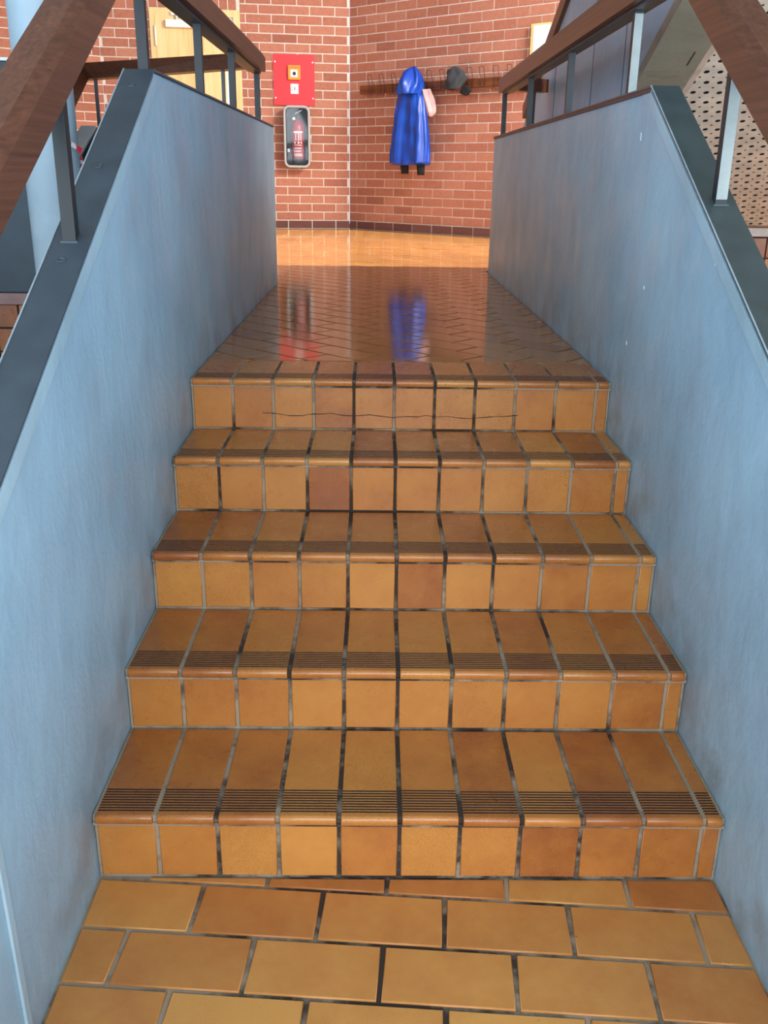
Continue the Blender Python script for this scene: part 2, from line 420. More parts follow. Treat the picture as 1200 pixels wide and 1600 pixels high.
# ================================================================== STAIRCASE
stair = thing('staircase', 'straight flight of five orange-brown tiled steps between the blue side walls', 'stairs', (0, 0.65, 0))
PX = 0.1281; XS = [-HW + 0.004 + i * PX for i in range(11)] + [HW - 0.004]
for k in range(5):
    zt = (k + 1) * H; yf = k * D - NOSE; yb = (k + 1) * D - 0.005 if k < 4 else 1.575
    b = MB()                                         # riser: one row of tiles on a grout bed
    b.box((-HW + 0.002, k * D + 0.004, k * H - 0.02), (HW - 0.002, k * D + 0.06, zt - 0.02), M_grout)
    Or = Vector((0, k * D + 0.004, 0))
    for x0, x1 in zip(XS, XS[1:]):
        j = 0.0042
        p = [(x0 + j, k * H + 0.0035), (x1 - j, k * H + 0.0035), (x1 - j, zt - 0.0250), (x0 + j, zt - 0.0250)]
        b.tile(Or, X, Z, -Y, p, 0.004 + random.uniform(-0.0006, 0.0006), 0.0022, M_tile, tint(0.42, 0.95))
    if k == 4:                                       # hairline crack along the top riser
        px = -0.44; pz = k * H + 0.052
        while px < 0.36:
            nx = px + random.uniform(0.02, 0.05); nz = min(k * H + 0.066, max(k * H + 0.04, pz + random.uniform(-0.006, 0.006))); th = random.uniform(0.0006, 0.0013)
            b.prism([(px, k * D - 0.0012, pz - th), (nx, k * D - 0.0012, nz - th), (nx, k * D - 0.0012, nz + th), (px, k * D - 0.0012, pz + th)], (0, 0.004, 0), M_groove)
            px, pz = nx, nz
    b.build('riser', stair)
    b = MB()                                         # tread: grooved nosing tiles
    b.box((-HW + 0.002, k * D - 0.002, zt - 0.0205), (HW - 0.002, yb + 0.012, zt - 0.0035), M_grout)
    b.box((-HW + 0.002, k * D - 0.006, zt - 0.0265), (HW - 0.002, k * D + 0.01, zt - 0.0195), M_grout)
    for x0, x1 in zip(XS, XS[1:]):
        j = 0.0042; tn = tint(0.36, 0.85)
        dy = random.uniform(-0.0015, 0.0015); dz = random.uniform(-0.0005, 0.0005)
        prof = [(yb, -0.006, 0), (yb, -0.0015, 0), (yb - 0.002, 0, 0)]
        g0 = 0.094
        for g in range(9):
            a = yf + g0 - g * 0.0088
            prof += [(a, 0, 1), (a - 0.0008, -0.003, 1), (a - 0.0044, -0.003, 0), (a - 0.005, 0, 0)]
        for q in range(6):
            t = q / 5 * PI / 2; prof.append((yf + 0.009 - 0.009 * math.sin(t), -0.009 + 0.009 * math.cos(t), 0))
        prof += [(yf + 0.0005, -0.019, 0), (yf + 0.002, -0.0205, 0), (yf + 0.02, -0.0205, 0)]
        A = [b.bm.verts.new((x0 + j + 0.001, y + dy, zt + z + dz - (0.0012 if z > -0.01 else 0))) for y, z, g in prof]
        A2 = [b.bm.verts.new((x0 + j + 0.0025, y + dy, zt + z + dz)) for y, z, g in prof]
        B2 = [b.bm.verts.new((x1 - j - 0.0025, y + dy, zt + z + dz)) for y, z, g in prof]
        B = [b.bm.verts.new((x1 - j - 0.001, y + dy, zt + z + dz - (0.0012 if z > -0.01 else 0))) for y, z, g in prof]
        for i in range(len(prof) - 1):
            mm = M_groove if prof[i][2] else M_tile
            for P, Q in ((A, A2), (A2, B2), (B2, B)): b.face((P[i], P[i + 1], Q[i + 1], Q[i]), mm, tn, i > 38)
        b.face(A, M_tile, tn); b.face(B[::-1], M_tile, tn)
    b.build('tread', stair)
b = MB()                                             # concrete body under the tiles
pts = [(-HW + 0.01, 0.05, -0.1)]
for k in range(5): pts += [(-HW + 0.01, k * D + 0.05, (k + 1) * H - 0.035), (-HW + 0.01, (k + 1) * D + 0.05, (k + 1) * H - 0.035)]
pts += [(-HW + 0.01, 5 * D + 0.05, -0.1)]
b.prism(pts, (2 * HW - 0.02, 0, 0), M_grout); b.build('stair_core', stair)

# ================================================================== STAIR SIDE WALLS with steel caps
TH = 0.066
def side_wall(s, ypk, zpk, slope, yend, ylow, name, M_cap):
    xi = s * HW; xo = s * (HW + TH); zlow = zpk - slope * (ypk - ylow)
    b = MB()
    ztop = zpk - 0.006; r = 0.012
    t = [(xi, ylow, -0.1), (xi, ylow, zlow - 0.006), (xi, ypk, ztop), (xi, yend, ztop), (xi, yend, -0.1)]
    b.prism(t, (s * TH, 0, 0), M_blue, 0.006)
    w = b.build(name)
    sl = math.sqrt(1 + slope * slope)
    # flush edge strip under the cap and down the front
    b = MB(); dn = 0.036 * sl
    xa = xi - s * 0.003
    b.prism([(xi, ylow, zlow - 0.016), (xi, ypk, zpk - 0.016), (xi, ypk, zpk - 0.012 - dn), (xi, ylow, zlow - 0.012 - dn)], (-s * 0.0055, 0, 0), M_edge, 0.0012)
    b.prism([(xi, ypk, zpk - 0.010), (xi, ypk + 0.09, zpk - 0.010), (xi, ypk + 0.09, zpk - 0.03), (xi, ypk, zpk - 0.010 - dn)], (-s * 0.003, 0, 0), M_blue, 0.001)
    if s < 0: b.prism([(xi, -0.425, 0.004), (xi, -0.405, 0.004), (xi, -0.43, 0.75), (xi, -0.45, 0.75)], (-s * 0.006, 0, 0), M_edge, 0.002)
    b.build('edge_strip', w)
    # steel cap plate, folded at the crest
    b = MB(); e = 0.007
    x0, x1 = xi - s * e, xo + s * e; t = 0.006
    b.prism([(x0, ylow, zlow - t), (x0, ylow, zlow), (x0, ypk, zpk), (x0, yend + 0.002, zpk), (x0, yend + 0.002, zpk - t), (x0, ypk, zpk - t)], (x1 - x0, 0, 0), M_cap, 0.0015)
    c = b.build('steel_cap', w)
    b = MB()                                         # pale arris: painted highlight on the left cap, scratched wear on the right
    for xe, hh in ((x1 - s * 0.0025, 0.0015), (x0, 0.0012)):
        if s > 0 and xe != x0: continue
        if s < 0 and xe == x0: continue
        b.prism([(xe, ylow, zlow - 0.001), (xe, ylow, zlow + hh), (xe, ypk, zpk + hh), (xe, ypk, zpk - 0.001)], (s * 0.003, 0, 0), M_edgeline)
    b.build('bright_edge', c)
    return w, c, (lambda y: zpk if y > ypk else zpk - slope * (ypk - y))
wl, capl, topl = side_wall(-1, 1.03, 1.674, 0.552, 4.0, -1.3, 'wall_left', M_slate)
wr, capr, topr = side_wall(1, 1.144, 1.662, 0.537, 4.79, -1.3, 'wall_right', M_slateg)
struct(wl, 'blue-grey painted stair side wall on the left with slate steel cap', 'wall'); struct(wr, 'blue-grey painted stair side wall on the right with green-slate steel cap', 'wall')
for yb_ in (0.28, 0.60, 0.95):                       # flush fixing plugs in the left cap
    b = MB(); n = Vector((0, -0.552, 1)).normalized()
    b.lathe((-0.702, yb_, topl(yb_) - 0.001), n, [(0.009, 0), (0.009, 0.003), (0.0065, 0.0032), (0.006, 0.0018), (0.001, 0.0018)], M_slate, 20)
    b.build('cap_plug', capl)
b = MB()                                             # paint chips
for y, z, dy, dz in ((1.2145, 1.536, 0.004, 0.011), (1.025, 1.139, 0.004, 0.005), (1.149, 0.964, 0.003, 0.007), (0.488, 1.253, 0.004, 0.008)):
    b.prism([(HW, y - 0.0015, z - dz), (HW, y + 0.0025, z - dz * 0.6), (HW, y + dy * 0.5 + 0.001, z + dz), (HW, y - 0.001 + dy * 0.3, z + dz * 0.5)], (-0.0012, 0, 0), M_white)
b.build('paint_chips', wr)
b = MB()                                             # thin primer line under the flat part of the right cap
b.box((HW - 0.006, 1.15, 1.645), (HW - 0.0005, 4.78, 1.6555), M_rust); b.build('primer_line', capr)

# ================================================================== RAILINGS
SEC = [(-0.045, 0.0), (0.045, 0.0), (0.045, 0.066), (0.028, 0.09), (-0.028, 0.09), (-0.045, 0.066)]
def railing(s, name, label, yj, zflat, slope, yend, bal_flat, bal_slope, wtop, bare):
    xc = s * 0.700
    r = thing(name, label, 'railing', (xc, 2.0, 1.68))
    ylow = -1.25
    b = MB()
    path = [(xc, ylow, zflat - slope * (yj - ylow)), (xc, yj, zflat), (xc, yend - 0.05, zflat), (xc, yend, zflat + 0.004)]
    b.sweep(path[:3], SEC, M_wood)
    # bevelled end block
    e0 = [(xc + a, yend - 0.05, zflat + u) for a, u in SEC]; e1 = [(xc + a * 0.8, yend, zflat + 0.022 + u * 0.55) for a, u in SEC]
    A = [b.bm.verts.new(p) for p in e0]; B = [b.bm.verts.new(p) for p in e1]
    for i in range(6): b.face((A[i], A[(i + 1) % 6], B[(i + 1) % 6], B[i]), M_wood)
    b.face(B, M_wood)
    b.build('handrail', r)
    b = MB(); b.sweep([(p[0], p[1], p[2] - 0.0005) for p in path[:3]], [(-0.02, -0.008), (0.02, -0.008), (0.02, 0.0), (-0.02, 0.0)], M_slate); b.build('flat_bar', r)
    for y in bal_flat + bal_slope:
        b = MB(); zt = (zflat if y > yj else zflat - slope * (yj - y)) - 0.004
        h = 0.0135
        wdt = 0.014
        b.box((xc - h, y - wdt, wtop(y) - 0.012), (xc + h, y + wdt, zt), M_dark, 0.0012)
        p = b.build('baluster', r)
        if y in bare:
            b = MB(); b.box((xc - h + 0.001, y - wdt - 0.0006, wtop(y) + 0.004), (xc + h - 0.001, y - wdt + 0.001, zt - 0.012), M_bare)
            f = b.build('worn_face', p); f['label'] = 'bright worn steel face'
        b = MB(); b.box((xc - h - 0.004, y - wdt - 0.004, wtop(y - wdt) - 0.004), (xc + h + 0.004, y + wdt + 0.004, wtop(y - wdt) + 0.0015), M_slate if s < 0 else M_slateg, 0.001)
        b.build('weld_foot', p)
    return r
railing(-1, 'railing', 'brown timber handrail on steel balusters along the left stair wall', 0.915, 1.908, 0.552, 3.64,
        [1.10, 1.93, 2.71, 3.585], [0.35], topl, ())
railing(1, 'railing', 'brown timber handrail on worn steel balusters along the right stair wall', 1.02, 1.905, 0.552, 4.66,
        [1.52, 2.535, 3.59, 4.64], [0.615], topr, (1.52, 0.615))

# cross rail from the left handrail end, then down the neighbouring flight
r = thing('railing', 'brown cross rail beyond the left stair wall, running left and turning down', 'railing', (-1.3, 4.1, 1.68))
b = MB(); b.sweep([(-0.745, 3.66, 1.93), (-1.80, 4.42, 1.93), (-1.80, 3.55, 1.512)], [(-0.042, 0), (0.042, 0), (0.042, 0.07), (-0.042, 0.07)], M_woodx)
b.build('handrail', r)
for p in ((-0.90, 3.772), (-1.74, 4.377)):
    b = MB(); b.box((p[0] - 0.009, p[1] - 0.009, 1.60), (p[0] + 0.009, p[1] + 0.009, 1.935), M_slate, 0.001); b.build('baluster', r)
# side wall of that neighbouring flight, its shaded face painted dark
b = MB(); b.prism([(-1.72, 4.46, 0.0), (-1.72, 4.46, 1.665), (-1.72, 4.2, 1.665), (-1.72, 3.62, 1.40), (-1.72, 3.62, 0.0)], (-0.07, 0, 0), M_board, 0.004)
o = b.build('wall_neighbour_flight'); struct(o)
b = MB(); b.prism([(-1.712, 3.62, 1.406), (-1.712, 4.2, 1.671), (-1.712, 4.2, 1.655), (-1.712, 3.62, 1.39)], (-0.086, 0, 0), M_edge, 0.001); b.build('top_edge', o)
b = MB(); b.prism([(-0.735, 3.66, 0.0), (-0.735, 3.70, 0.0), (-1.72, 4.44, 0.0), (-1.72, 4.40, 0.0)], (0, 0, 1.62), M_board); o = b.build('wall_well_end'); struct(o)

# cross rail at the right wall's end, handrail and parapet of the flight going up
r = thing('railing', 'short brown cross rail beyond the far end of the right handrail', 'railing', (0.86, 4.75, 1.68))
b = MB(); b.sweep([(0.748, 4.685, 1.925), (0.968, 4.82, 1.925)], [(-0.04, 0), (0.04, 0), (0.04, 0.075), (-0.04, 0.075)], M_woodx); b.build('handrail', r)
b = MB(); b.box((0.895, 4.80, 0.85), (0.915, 4.83, 1.93), M_dark, 0.001); b.build('baluster', r)

# ================================================================== FLIGHT GOING UP on the right: parapet and perforated soffit
SS = 0.40
def zbot(y): return 1.777 + 0.437 * (2.685 - y)
def ztp(y): return 1.806 + 0.377 * (5.796 - y)
fl_ = thing('upper_flight', 'blue-grey parapet and underside of the flight rising on the right', 'stairs', (1.1, 2.5, Z5))
b = MB()
b.prism([(1.0, 4.88, Z5), (1.0, 5.86, Z5), (1.0, 5.86, ztp(5.86)), (1.0, -0.6, ztp(-0.6)), (1.0, -0.6, zbot(-0.6))], (0.07, 0, 0), M_bluep, 0.003)
for yy in (4.62, 3.55, 2.9):                          # panel joints
    b.box((0.9985, yy - 0.004, zbot(yy) + 0.02), (1.001, yy + 0.004, ztp(yy) - 0.02), M_dark)
b.build('parapet', fl_)
b = MB()
b.sweep([(1.02, 5.75, ztp(5.75) + 0.0), (1.02, -0.4, ztp(-0.4) + 0.0)], [(-0.045, 0.0), (0.045, 0.0), (0.045, 0.09), (-0.045, 0.09)], M_wood); b.build('handrail', fl_)
def slab(x0, x1, ya, yb, dz0, dz1, m):
    b.prism([(x0, ya, zbot(ya) + dz0), (x0, yb, zbot(yb) + dz0), (x0, yb, zbot(yb) + dz1), (x0, ya, zbot(ya) + dz1)], (x1 - x0, 0, 0), m)
b = MB(); slab(0.998, 1.205, 4.85, -0.6, -0.005, 0.05, M_soff)
for yy in (2.75, 2.5, 2.2):                           # short slots in the soffit strip
    b.prism([(1.155, yy, zbot(yy) - 0.0056), (1.155, yy - 0.09, zbot(yy - 0.09) - 0.0056), (1.162, yy - 0.09, zbot(yy - 0.09) - 0.0056), (1.162, yy, zbot(yy) - 0.0056)], (0, 0, 0.002), M_dark)
b.build('soffit_strip', fl_)
b = MB(); slab(1.206, 1.236, 4.12, -0.6, 0.004, 0.03, M_ledgep); b.build('soffit_trim', fl_)
b = MB(); slab(1.2, 2.7, 4.85, -0.6, 0.06, 0.2, M_perf); b.build('flight_slab', fl_)
# acoustic board with real holes
b = MB(); sl = math.sqrt(1 + 0.437 ** 2); SV = Vector((0, -1, 0.437)) / sl; SN = Vector((0, 0.437, 1)) / sl
OO = Vector((1.237, 4.10, zbot(4.10) + 0.012))
cu, rv = 0.0565, 0.082; v1 = 0.052
def hole_cell(u0, u1, v0, v1, r, depth, n=10):
    uc, vc = (u0 + u1) / 2, (v0 + v1) / 2; hu, hv = (u1 - u0) / 2, (v1 - v0) / 2
    P3 = lambda u, v, d: OO + X * u + SV * v + SN * d
    ring = []; outr = []; dp = []
    angs = sorted([2 * PI * i / n for i in range(n)] + [math.atan2(sv * hv, su * hu) % (2 * PI) for su in (1, -1) for sv in (1, -1)])
    for t in angs:
        c, s_ = math.cos(t), math.sin(t)
        k = min(hu / abs(c) if abs(c) > 1e-6 else 9, hv / abs(s_) if abs(s_) > 1e-6 else 9)
        outr.append(b.bm.verts.new(P3(uc + c * k, vc + s_ * k, 0))); ring.append(b.bm.verts.new(P3(uc + c * r, vc + s_ * r, 0)))
        dp.append(b.bm.verts.new(P3(uc + c * r, vc + s_ * r, depth)))
    N = len(angs)
    for i in range(N):
        j = (i + 1) % N
        b.face((outr[i], outr[j], ring[j], ring[i]), M_perf); b.face((ring[i], ring[j], dp[j], dp[i]), M_black)  # hole sides and bottoms coloured black to deepen their shade
    b.face(dp, M_black)
for rr in range(0, 34):
    sh = (rr % 2) * 0.5 * cu
    for c in range(-1, 24):
        u = c * cu + sh
        hole_cell(u, u + cu, rr * rv, rr * rv + v1, 0.0122, 0.03)
        hole_cell(u + 0.25 * cu, u + 1.25 * cu, rr * rv + v1, (rr + 1) * rv, 0.0055, 0.02, 8)
sb = b.build('perforated_board', fl_, fix=False); sb['label'] = 'beige perforated acoustic board'
# low brick wall and ledge the soffit comes down on
b = MB(); b.box((1.6, 4.13, 1.105), (3.2, 4.2, 1.155), M_ledgep, 0.004); o = b.build('trim_ledge'); struct(o)
b = MB(); b.box((1.6, 4.142, -0.1), (3.2, 4.2, 1.105), M_groutd)
for rz in range(9):
    for c in range(12):
        x0 = 1.6 + c * 0.13; z0 = 1.10 - (rz + 1) * 0.12
        b.tile(Vector((0, 4.142, 0)), X, Z, -Y, [(x0 + 0.004, z0 + 0.004), (x0 + 0.126, z0 + 0.004), (x0 + 0.126, z0 + 0.116), (x0 + 0.004, z0 + 0.116)], 0.005, 0.002, M_tile, tint(0.1, 0.6))
o = b.build('wall_low_right'); struct(o)

# ================================================================== BRICK WALLS
def brick_wall(name, O, U, N, s0, s1, z0, z1, holes=(), soldier=None, shift=0.0, m=M_brick, zcut=None):
    b = MB(); L, Hc, J = 0.279, 0.0931, 0.011
    b.obox(O + U * s0 + Z * (z0 - O.z) - N * 0.12, U, Z, N, (s1 - s0, z1 - z0, 0.114), M_mortar) if not holes else None
    if holes:
        (h0, h1, hz), = holes
        for (q0, q1, y0, y1) in ((s0, h0, z0, z1), (h1, s1, z0, z1), (h0, h1, hz, z1)):
            b.obox(O + U * q0 + Z * (y0 - O.z) - N * 0.12, U, Z, N, (q1 - q0, y1 - y0, 0.114), M_mortar)
    Ob = Vector((O.x, O.y, 0)) - N * 0.006
    r = 0; z = z0
    while z < z1 - 0.02:
        mm = M_plinth if r == 0 else m
        off = shift + (L / 2 if r % 2 else 0)
        c0 = math.floor((s0 - off) / L) - 1
        for c in range(c0, c0 + int((s1 - s0) / L) + 4):
            a, e = c * L + off, (c + 1) * L + off
            segs = [(a, e)]
            if holes:
                h0, h1, hz = holes[0]; hz2 = hz + (0.26 if soldier else 0)
                if z < hz2 - 0.03:
                    segs = [(a, min(e, h0 - (0.0 if not soldier else 0.0))), (max(a, h1), e)]
            for a2, e2 in segs:
                a2 = max(a2, s0); e2 = min(e2, s1)
                if e2 - a2 < 0.03: continue
                ja = 0 if e2 == s1 else J / 2
                tt = (min(1, max(0, random.gauss(0.5, 0.16))), 0)
                b.tile(Ob, U, Z, N, [(a2 + J / 2, z + J / 2), (e2 - ja, z + J / 2), (e2 - ja, z + Hc - J / 2), (a2 + J / 2, z + Hc - J / 2)], 0.006 + random.uniform(-0.001, 0.001), 0.002, mm, tt)
        r += 1; z += Hc
    if soldier:
        h0, h1, hz = holes[0]; q = h0
        while q < h1 - 0.03:
            b.tile(Ob, U, Z, N, [(q + J / 2, hz + J / 2), (q + 0.0931 - J / 2, hz + J / 2), (q + 0.0931 - J / 2, hz + 0.26 - J / 2), (q + J / 2, hz + 0.26 - J / 2)], 0.006, 0.002, m, (min(1, max(0, random.gauss(0.45, 0.15))), 0))
            q += 0.0931
    o = b.build(name, fix=False); struct(o); return o
HC = 4.7
brick_wall('wall_back_right', CORNER, RD, RN, 0.0, 3.7, Z5, HC, shift=0.115)
DR0, DR1, DZ = -2.16, -1.20, 3.075
brick_wall('wall_back_left', CORNER, LD, LN, -2.70, 0.0, Z5, HC, holes=((DR0, DR1, DZ),), soldier=True, shift=-0.16)
PL = CORNER + LD * -2.70
LLD = Vector((0.80, 0.60, 0)); LLN = Vector((0.60, -0.80, 0))
brick_wall('wall_far_left', PL, LLD, LLN, -2.4, 0.0, Z5 - 0.0931 * 8, HC, shift=0.05)

# ================================================================== ROOM SHELL
b = MB()
OY0 = 3.0                                            # rooflight opening: x -2.6..2.2, unseen, far edges shaped to end the sunlight before the brick walls
def ofar(x):
    zoff = (HC - Z5) * 0.30 + 0.22
    return (CORNER.y + (x - CORNER.x) * (RD.y / RD.x) if x > CORNER.x else CORNER.y + (x - CORNER.x) * 0.15) - zoff
xs_ = [-2.6, CORNER.x, 2.2]
b.box((-5.1, -5.0, HC), (5.1, OY0, HC + 0.15), M_ceil)
b.box((-5.1, OY0, HC), (xs_[0], 11.3, HC + 0.15), M_ceil); b.box((xs_[2], OY0, HC), (5.1, 11.3, HC + 0.15), M_ceil)
for xa, xb in zip(xs_, xs_[1:]):
    b.prism([(xa, ofar(xa), HC), (xb, ofar(xb), HC), (xb, 11.3, HC), (xa, 11.3, HC)], (0, 0, 0.15), M_ceil)
struct(b.build('ceiling'))
b = MB(); b.box((-5.0, 0.4, 2.8), (0.95, 4.46, 3.05), M_ceil, 0.01); struct(b.build('ceiling_shade_slab'))  # unseen slab added to shade the landing and set the shadow edge
def outer_wall(name, x0, x1, openings):
    b = MB(); y = -5.0
    for y0, y1, z0, z1 in openings:
        b.box((x0, y, -0.2), (x1, y0, HC), M_plain); b.box((x0, y0, -0.2), (x1, y1, z0), M_plain); b.box((x0, y0, z1), (x1, y1, HC), M_plain); y = y1
    b.box((x0, y, -0.2), (x1, 11.3, HC), M_plain); struct(b.build(name))
outer_wall('wall_outer_left', -5.1, -5.0, [(-3.2, -0.2, 0.8, 3.2)])  # lower openings added to go with the fill lights
outer_wall('wall_outer_right', 5.0, 5.1, [(-3.2, -0.2, 0.8, 3.2), (3.3, 5.9, 1.0, 3.6)])
b = MB()
for lo, hi in (((-5.1, -5.1, -0.2), (-3.1, -5.0, HC)), ((3.1, -5.1, -0.2), (5.1, -5.0, HC)), ((-3.1, -5.1, -0.2), (3.1, -5.0, 0.4)), ((-3.1, -5.1, 4.0), (3.1, -5.0, HC))):
    b.box(lo, hi, M_plain)
struct(b.build('wall_entrance'))

# ================================================================== COLUMN, BOARD AND LOW WALL on the left
b = MB(); b.lathe((-1.56, 2.9, -0.01), Z, [(0.122, 0), (0.122, HC)], M_col, 48); o = b.build('column')
tag(o, 'round pale blue column standing left of the stair behind the handrail', 'column')
b = MB(); b.box((-3.3, 3.46, 0.745), (-1.83, 3.60, 0.805), M_ledge, 0.004); o = b.build('trim_ledge'); struct(o)
b = MB(); Ob = Vector((0, 3.50, 0)); b.box((-3.3, 3.505, -0.1), (-1.83, 3.6, 0.745), M_groutd)
for rz in range(6):
    for c in range(12):
        x0 = -3.3 + c * 0.128; b.tile(Ob + Y * 0.0, X, Z, -Y, [(x0 + 0.005, rz * 0.13 + 0.005 - 0.035), (x0 + 0.123, rz * 0.13 + 0.005 - 0.035), (x0 + 0.123, rz * 0.13 + 0.125 - 0.035), (x0 + 0.005, rz * 0.13 + 0.125 - 0.035)], 0.005, 0.002, M_tile, tint(0.1, 0.6))
o = b.build('wall_low_left'); struct(o)
nb = thing('display_board', 'tall dark navy board with pale top edge on the tiled ledge left of the column', 'board', (-2.5, 3.53, 0.805))
b = MB(); b.box((-3.25, 3.50, 0.805), (-1.86, 3.56, 1.935), M_board, 0.004); b.build('panel', nb)
b = MB(); b.box((-3.26, 3.492, 1.935), (-1.855, 3.568, 1.95), M_white, 0.002); b.build('top_edge', nb)
b = MB(); b.obox(Vector((-1.965, 3.4985, 1.73)), X, Z, Y, (0.09, 0.12, 0.0012), M_paper); o = b.build('paper_sheet')
tag(o, 'small pale paper sheet pinned on the dark navy board', 'paper')

# red-and-white tape knots
def ribbon(b, path, wd, seg):
    pts = [Vector(p) for p in path]
    for i in range(len(pts) - 1):
        d = (pts[i + 1] - pts[i]); sd = d.cross(Vector((0.2, -1, 0.1))).normalized() * wd
        nn = d.cross(sd).normalized() * 0.0015
        a, c = pts[i], pts[i + 1]
        b.prism([a - sd, a + sd, c + sd, c - sd], nn, M_taper if (i + seg) % 2 else M_tapew)
b = MB(); zk = 1.535
ribbon(b, [(-1.475, 2.790, zk - 0.004), (-1.455, 2.786, zk + 0.006), (-1.435, 2.800, zk), (-1.42, 2.83, zk - 0.012), (-1.405, 2.85, zk - 0.024)], 0.009, 0)
ribbon(b, [(-1.480, 2.792, zk + 0.008), (-1.45, 2.786, zk + 0.013), (-1.425, 2.82, zk - 0.002), (-1.41, 2.85, zk - 0.035)], 0.006, 1)
o = b.build('barrier_tape'); tag(o, 'knotted red-and-white barrier tape scrap tied at the pale blue column', 'tape')
b = MB(); ribbon(b, [(-1.714, 3.85, 1.50), (-1.708, 3.848, 1.48), (-1.712, 3.845, 1.46), (-1.708, 3.84, 1.435)], 0.010, 1)
o = b.build('barrier_tape'); tag(o, 'small red-and-white tape end on the dark sloping wall beside the steel cap', 'tape')

# ================================================================== DOOR in the left brick wall
def LP(s, z, off=0.0): return CORNER + LD * s + LN * off + Z * (z - Z5)
def RP(s, z, off=0.0): return CORNER + RD * s + RN * off + Z * (z - Z5)
b = MB()
fw = 0.07
for s0, s1, z0, z1 in ((DR0, DR0 + fw, Z5, DZ), (DR1 - fw, DR1, Z5, DZ), (DR0 + fw, DR1 - fw, DZ - fw, DZ)):
    b.obox(LP(s0, z0, -0.10), LD, Z, LN, (s1 - s0, z1 - z0, 0.115), M_door, 0.004)
d = b.build('door_1'); struct(d, 'pale beech door with frame in the brick wall', 'door')
b = MB(); b.obox(LP(DR0 + fw - 0.012, Z5 + 0.005, -0.03), LD, Z, LN, (DR1 - DR0 - 2 * fw - 0.085, DZ - fw - Z5 + 0.01, 0.05), M_door, 0.004); b.build('door_leaf', d)
b = MB(); b.obox(LP(DR1 - fw - 0.10, Z5 + 0.005, -0.05), LD, Z, LN, (0.1, DZ - fw - Z5, 0.035), M_paper); x = b.build('light_strip', d); x['label'] = 'pale narrow strip beside the leaf'
for zz in (2.70, 1.2):
    b = MB(); b.lathe(LP(DR0 + fw - 0.014, zz, 0.026), Z, [(0.011, 0), (0.011, 0.2)], M_white, 12); b.build('hinge', d)
b = MB(); b.obox(LP(-1.99, 2.885, 0.02), LD, Z, LN, (0.40, 0.075, 0.05), M_white, 0.006); dc = b.build('door_closer', d)
b = MB(); b.obox(LP(-1.93, 3.005, 0.015), LD, Z, LN, (0.42, 0.03, 0.03), M_white, 0.003); b.obox(LP(-1.88, 2.96, 0.035), LD, Z, LN, (0.016, 0.05, 0.016), M_chrome, 0.002); b.obox(LP(-1.88, 2.985, 0.035), LD, Z, LN, (0.3, 0.008, 0.014), M_chrome, 0.002); b.build('closer_arm', dc)

# ================================================================== RED PANEL, CALL POINT, KEY SWITCH
s0, s1, z0, z1 = -0.853, -0.393, 2.145, 2.662
rp = thing('alarm_board', 'flat red square panel screwed on the brick wall above the extinguisher', 'panel', LP(-0.62, z0, 0.0))
b = MB(); b.obox(LP(s0, z0, 0.001), LD, Z, LN, (s1 - s0, z1 - z0, 0.014), M_red, 0.002); b.build('plate', rp)
for ss in (s0 + 0.022, s1 - 0.022):
    for zz in (z0 + 0.075, z1 - 0.075):
        b = MB(); b.lathe(LP(ss, zz, 0.0148), LN, [(0.009, 0), (0.009, 0.003), (0.004, 0.004)], M_white, 12); b.build('screw', rp)
def text_mesh(name, txt, size, O, U, V, N, m, parent):
    c = bpy.data.curves.new(name, 'FONT'); c.body = txt; c.size = size; c.extrude = 0.0006; c.align_x = 'CENTER'; c.align_y = 'CENTER'
    t = bpy.data.objects.new(name + '_tmp', c); COL.objects.link(t)
    me = bpy.data.meshes.new_from_object(t.evaluated_get(bpy.context.evaluated_depsgraph_get())); me.name = name
    bpy.data.objects.remove(t)
    M = Matrix((( *[U.x, V.x, N.x], O.x), (U.y, V.y, N.y, O.y), (U.z, V.z, N.z, O.z), (0, 0, 0, 1)))
    me.transform(M)
    off = Vector((0, 0, 0)); q = parent
    while q is not None: off += q.location; q = q.parent
    me.transform(Matrix.Translation(-off)); me.materials.clear(); me.materials.append(m)
    o = bpy.data.objects.new(name, me); COL.objects.link(o); o.parent = parent; return o
cp = thing('call_point', 'orange square alarm call point on the red panel', 'alarm button', LP(-0.622, 2.405, 0.0155))
b = MB(); b.obox(LP(-0.692, 2.405, 0.0155), LD, Z, LN, (0.138, 0.148, 0.035), M_orange, 0.006); b.build('housing', cp)
b = MB(); b.obox(LP(-0.664, 2.432, 0.051), LD, Z, LN, (0.078, 0.074, 0.0025), M_white, 0.001); wn = b.build('window', cp)
b = MB(); b.lathe(LP(-0.622, 2.468, 0.0536), LN, [(0.019, 0), (0.019, 0.003), (0.012, 0.006)], M_black, 20); b.build('button', cp)
text_mesh('lettering', 'RAUCHABZUG', 0.018, LP(-0.623, 2.530, 0.0512), LD, Z, LN, M_black, cp)
ks = thing('key_switch', 'small white key switch plate on the red panel under the call point', 'switch', LP(-0.62, 2.265, 0.0155))
b = MB(); b.obox(LP(-0.664, 2.263, 0.0155), LD, Z, LN, (0.088, 0.104, 0.008), M_white, 0.004); b.build('plate', ks)
b = MB(); b.lathe(LP(-0.617, 2.318, 0.0236), LN, [(0.013, 0), (0.013, 0.004), (0.010, 0.004)], M_chrome, 20); b.build('lock', ks)
b = MB(); b.tube([LP(-0.640 + 0.012 * math.cos(t), 2.318 + 0.024 * math.sin(t), 0.026) for t in [PI / 2 + i * PI / 10 for i in range(11)]], 0.0022, M_black, 6)
b.tube([LP(-0.617, 2.335, 0.027), LP(-0.617, 2.296, 0.027)], 0.003, M_black, 6); b.build('key_mark', ks)

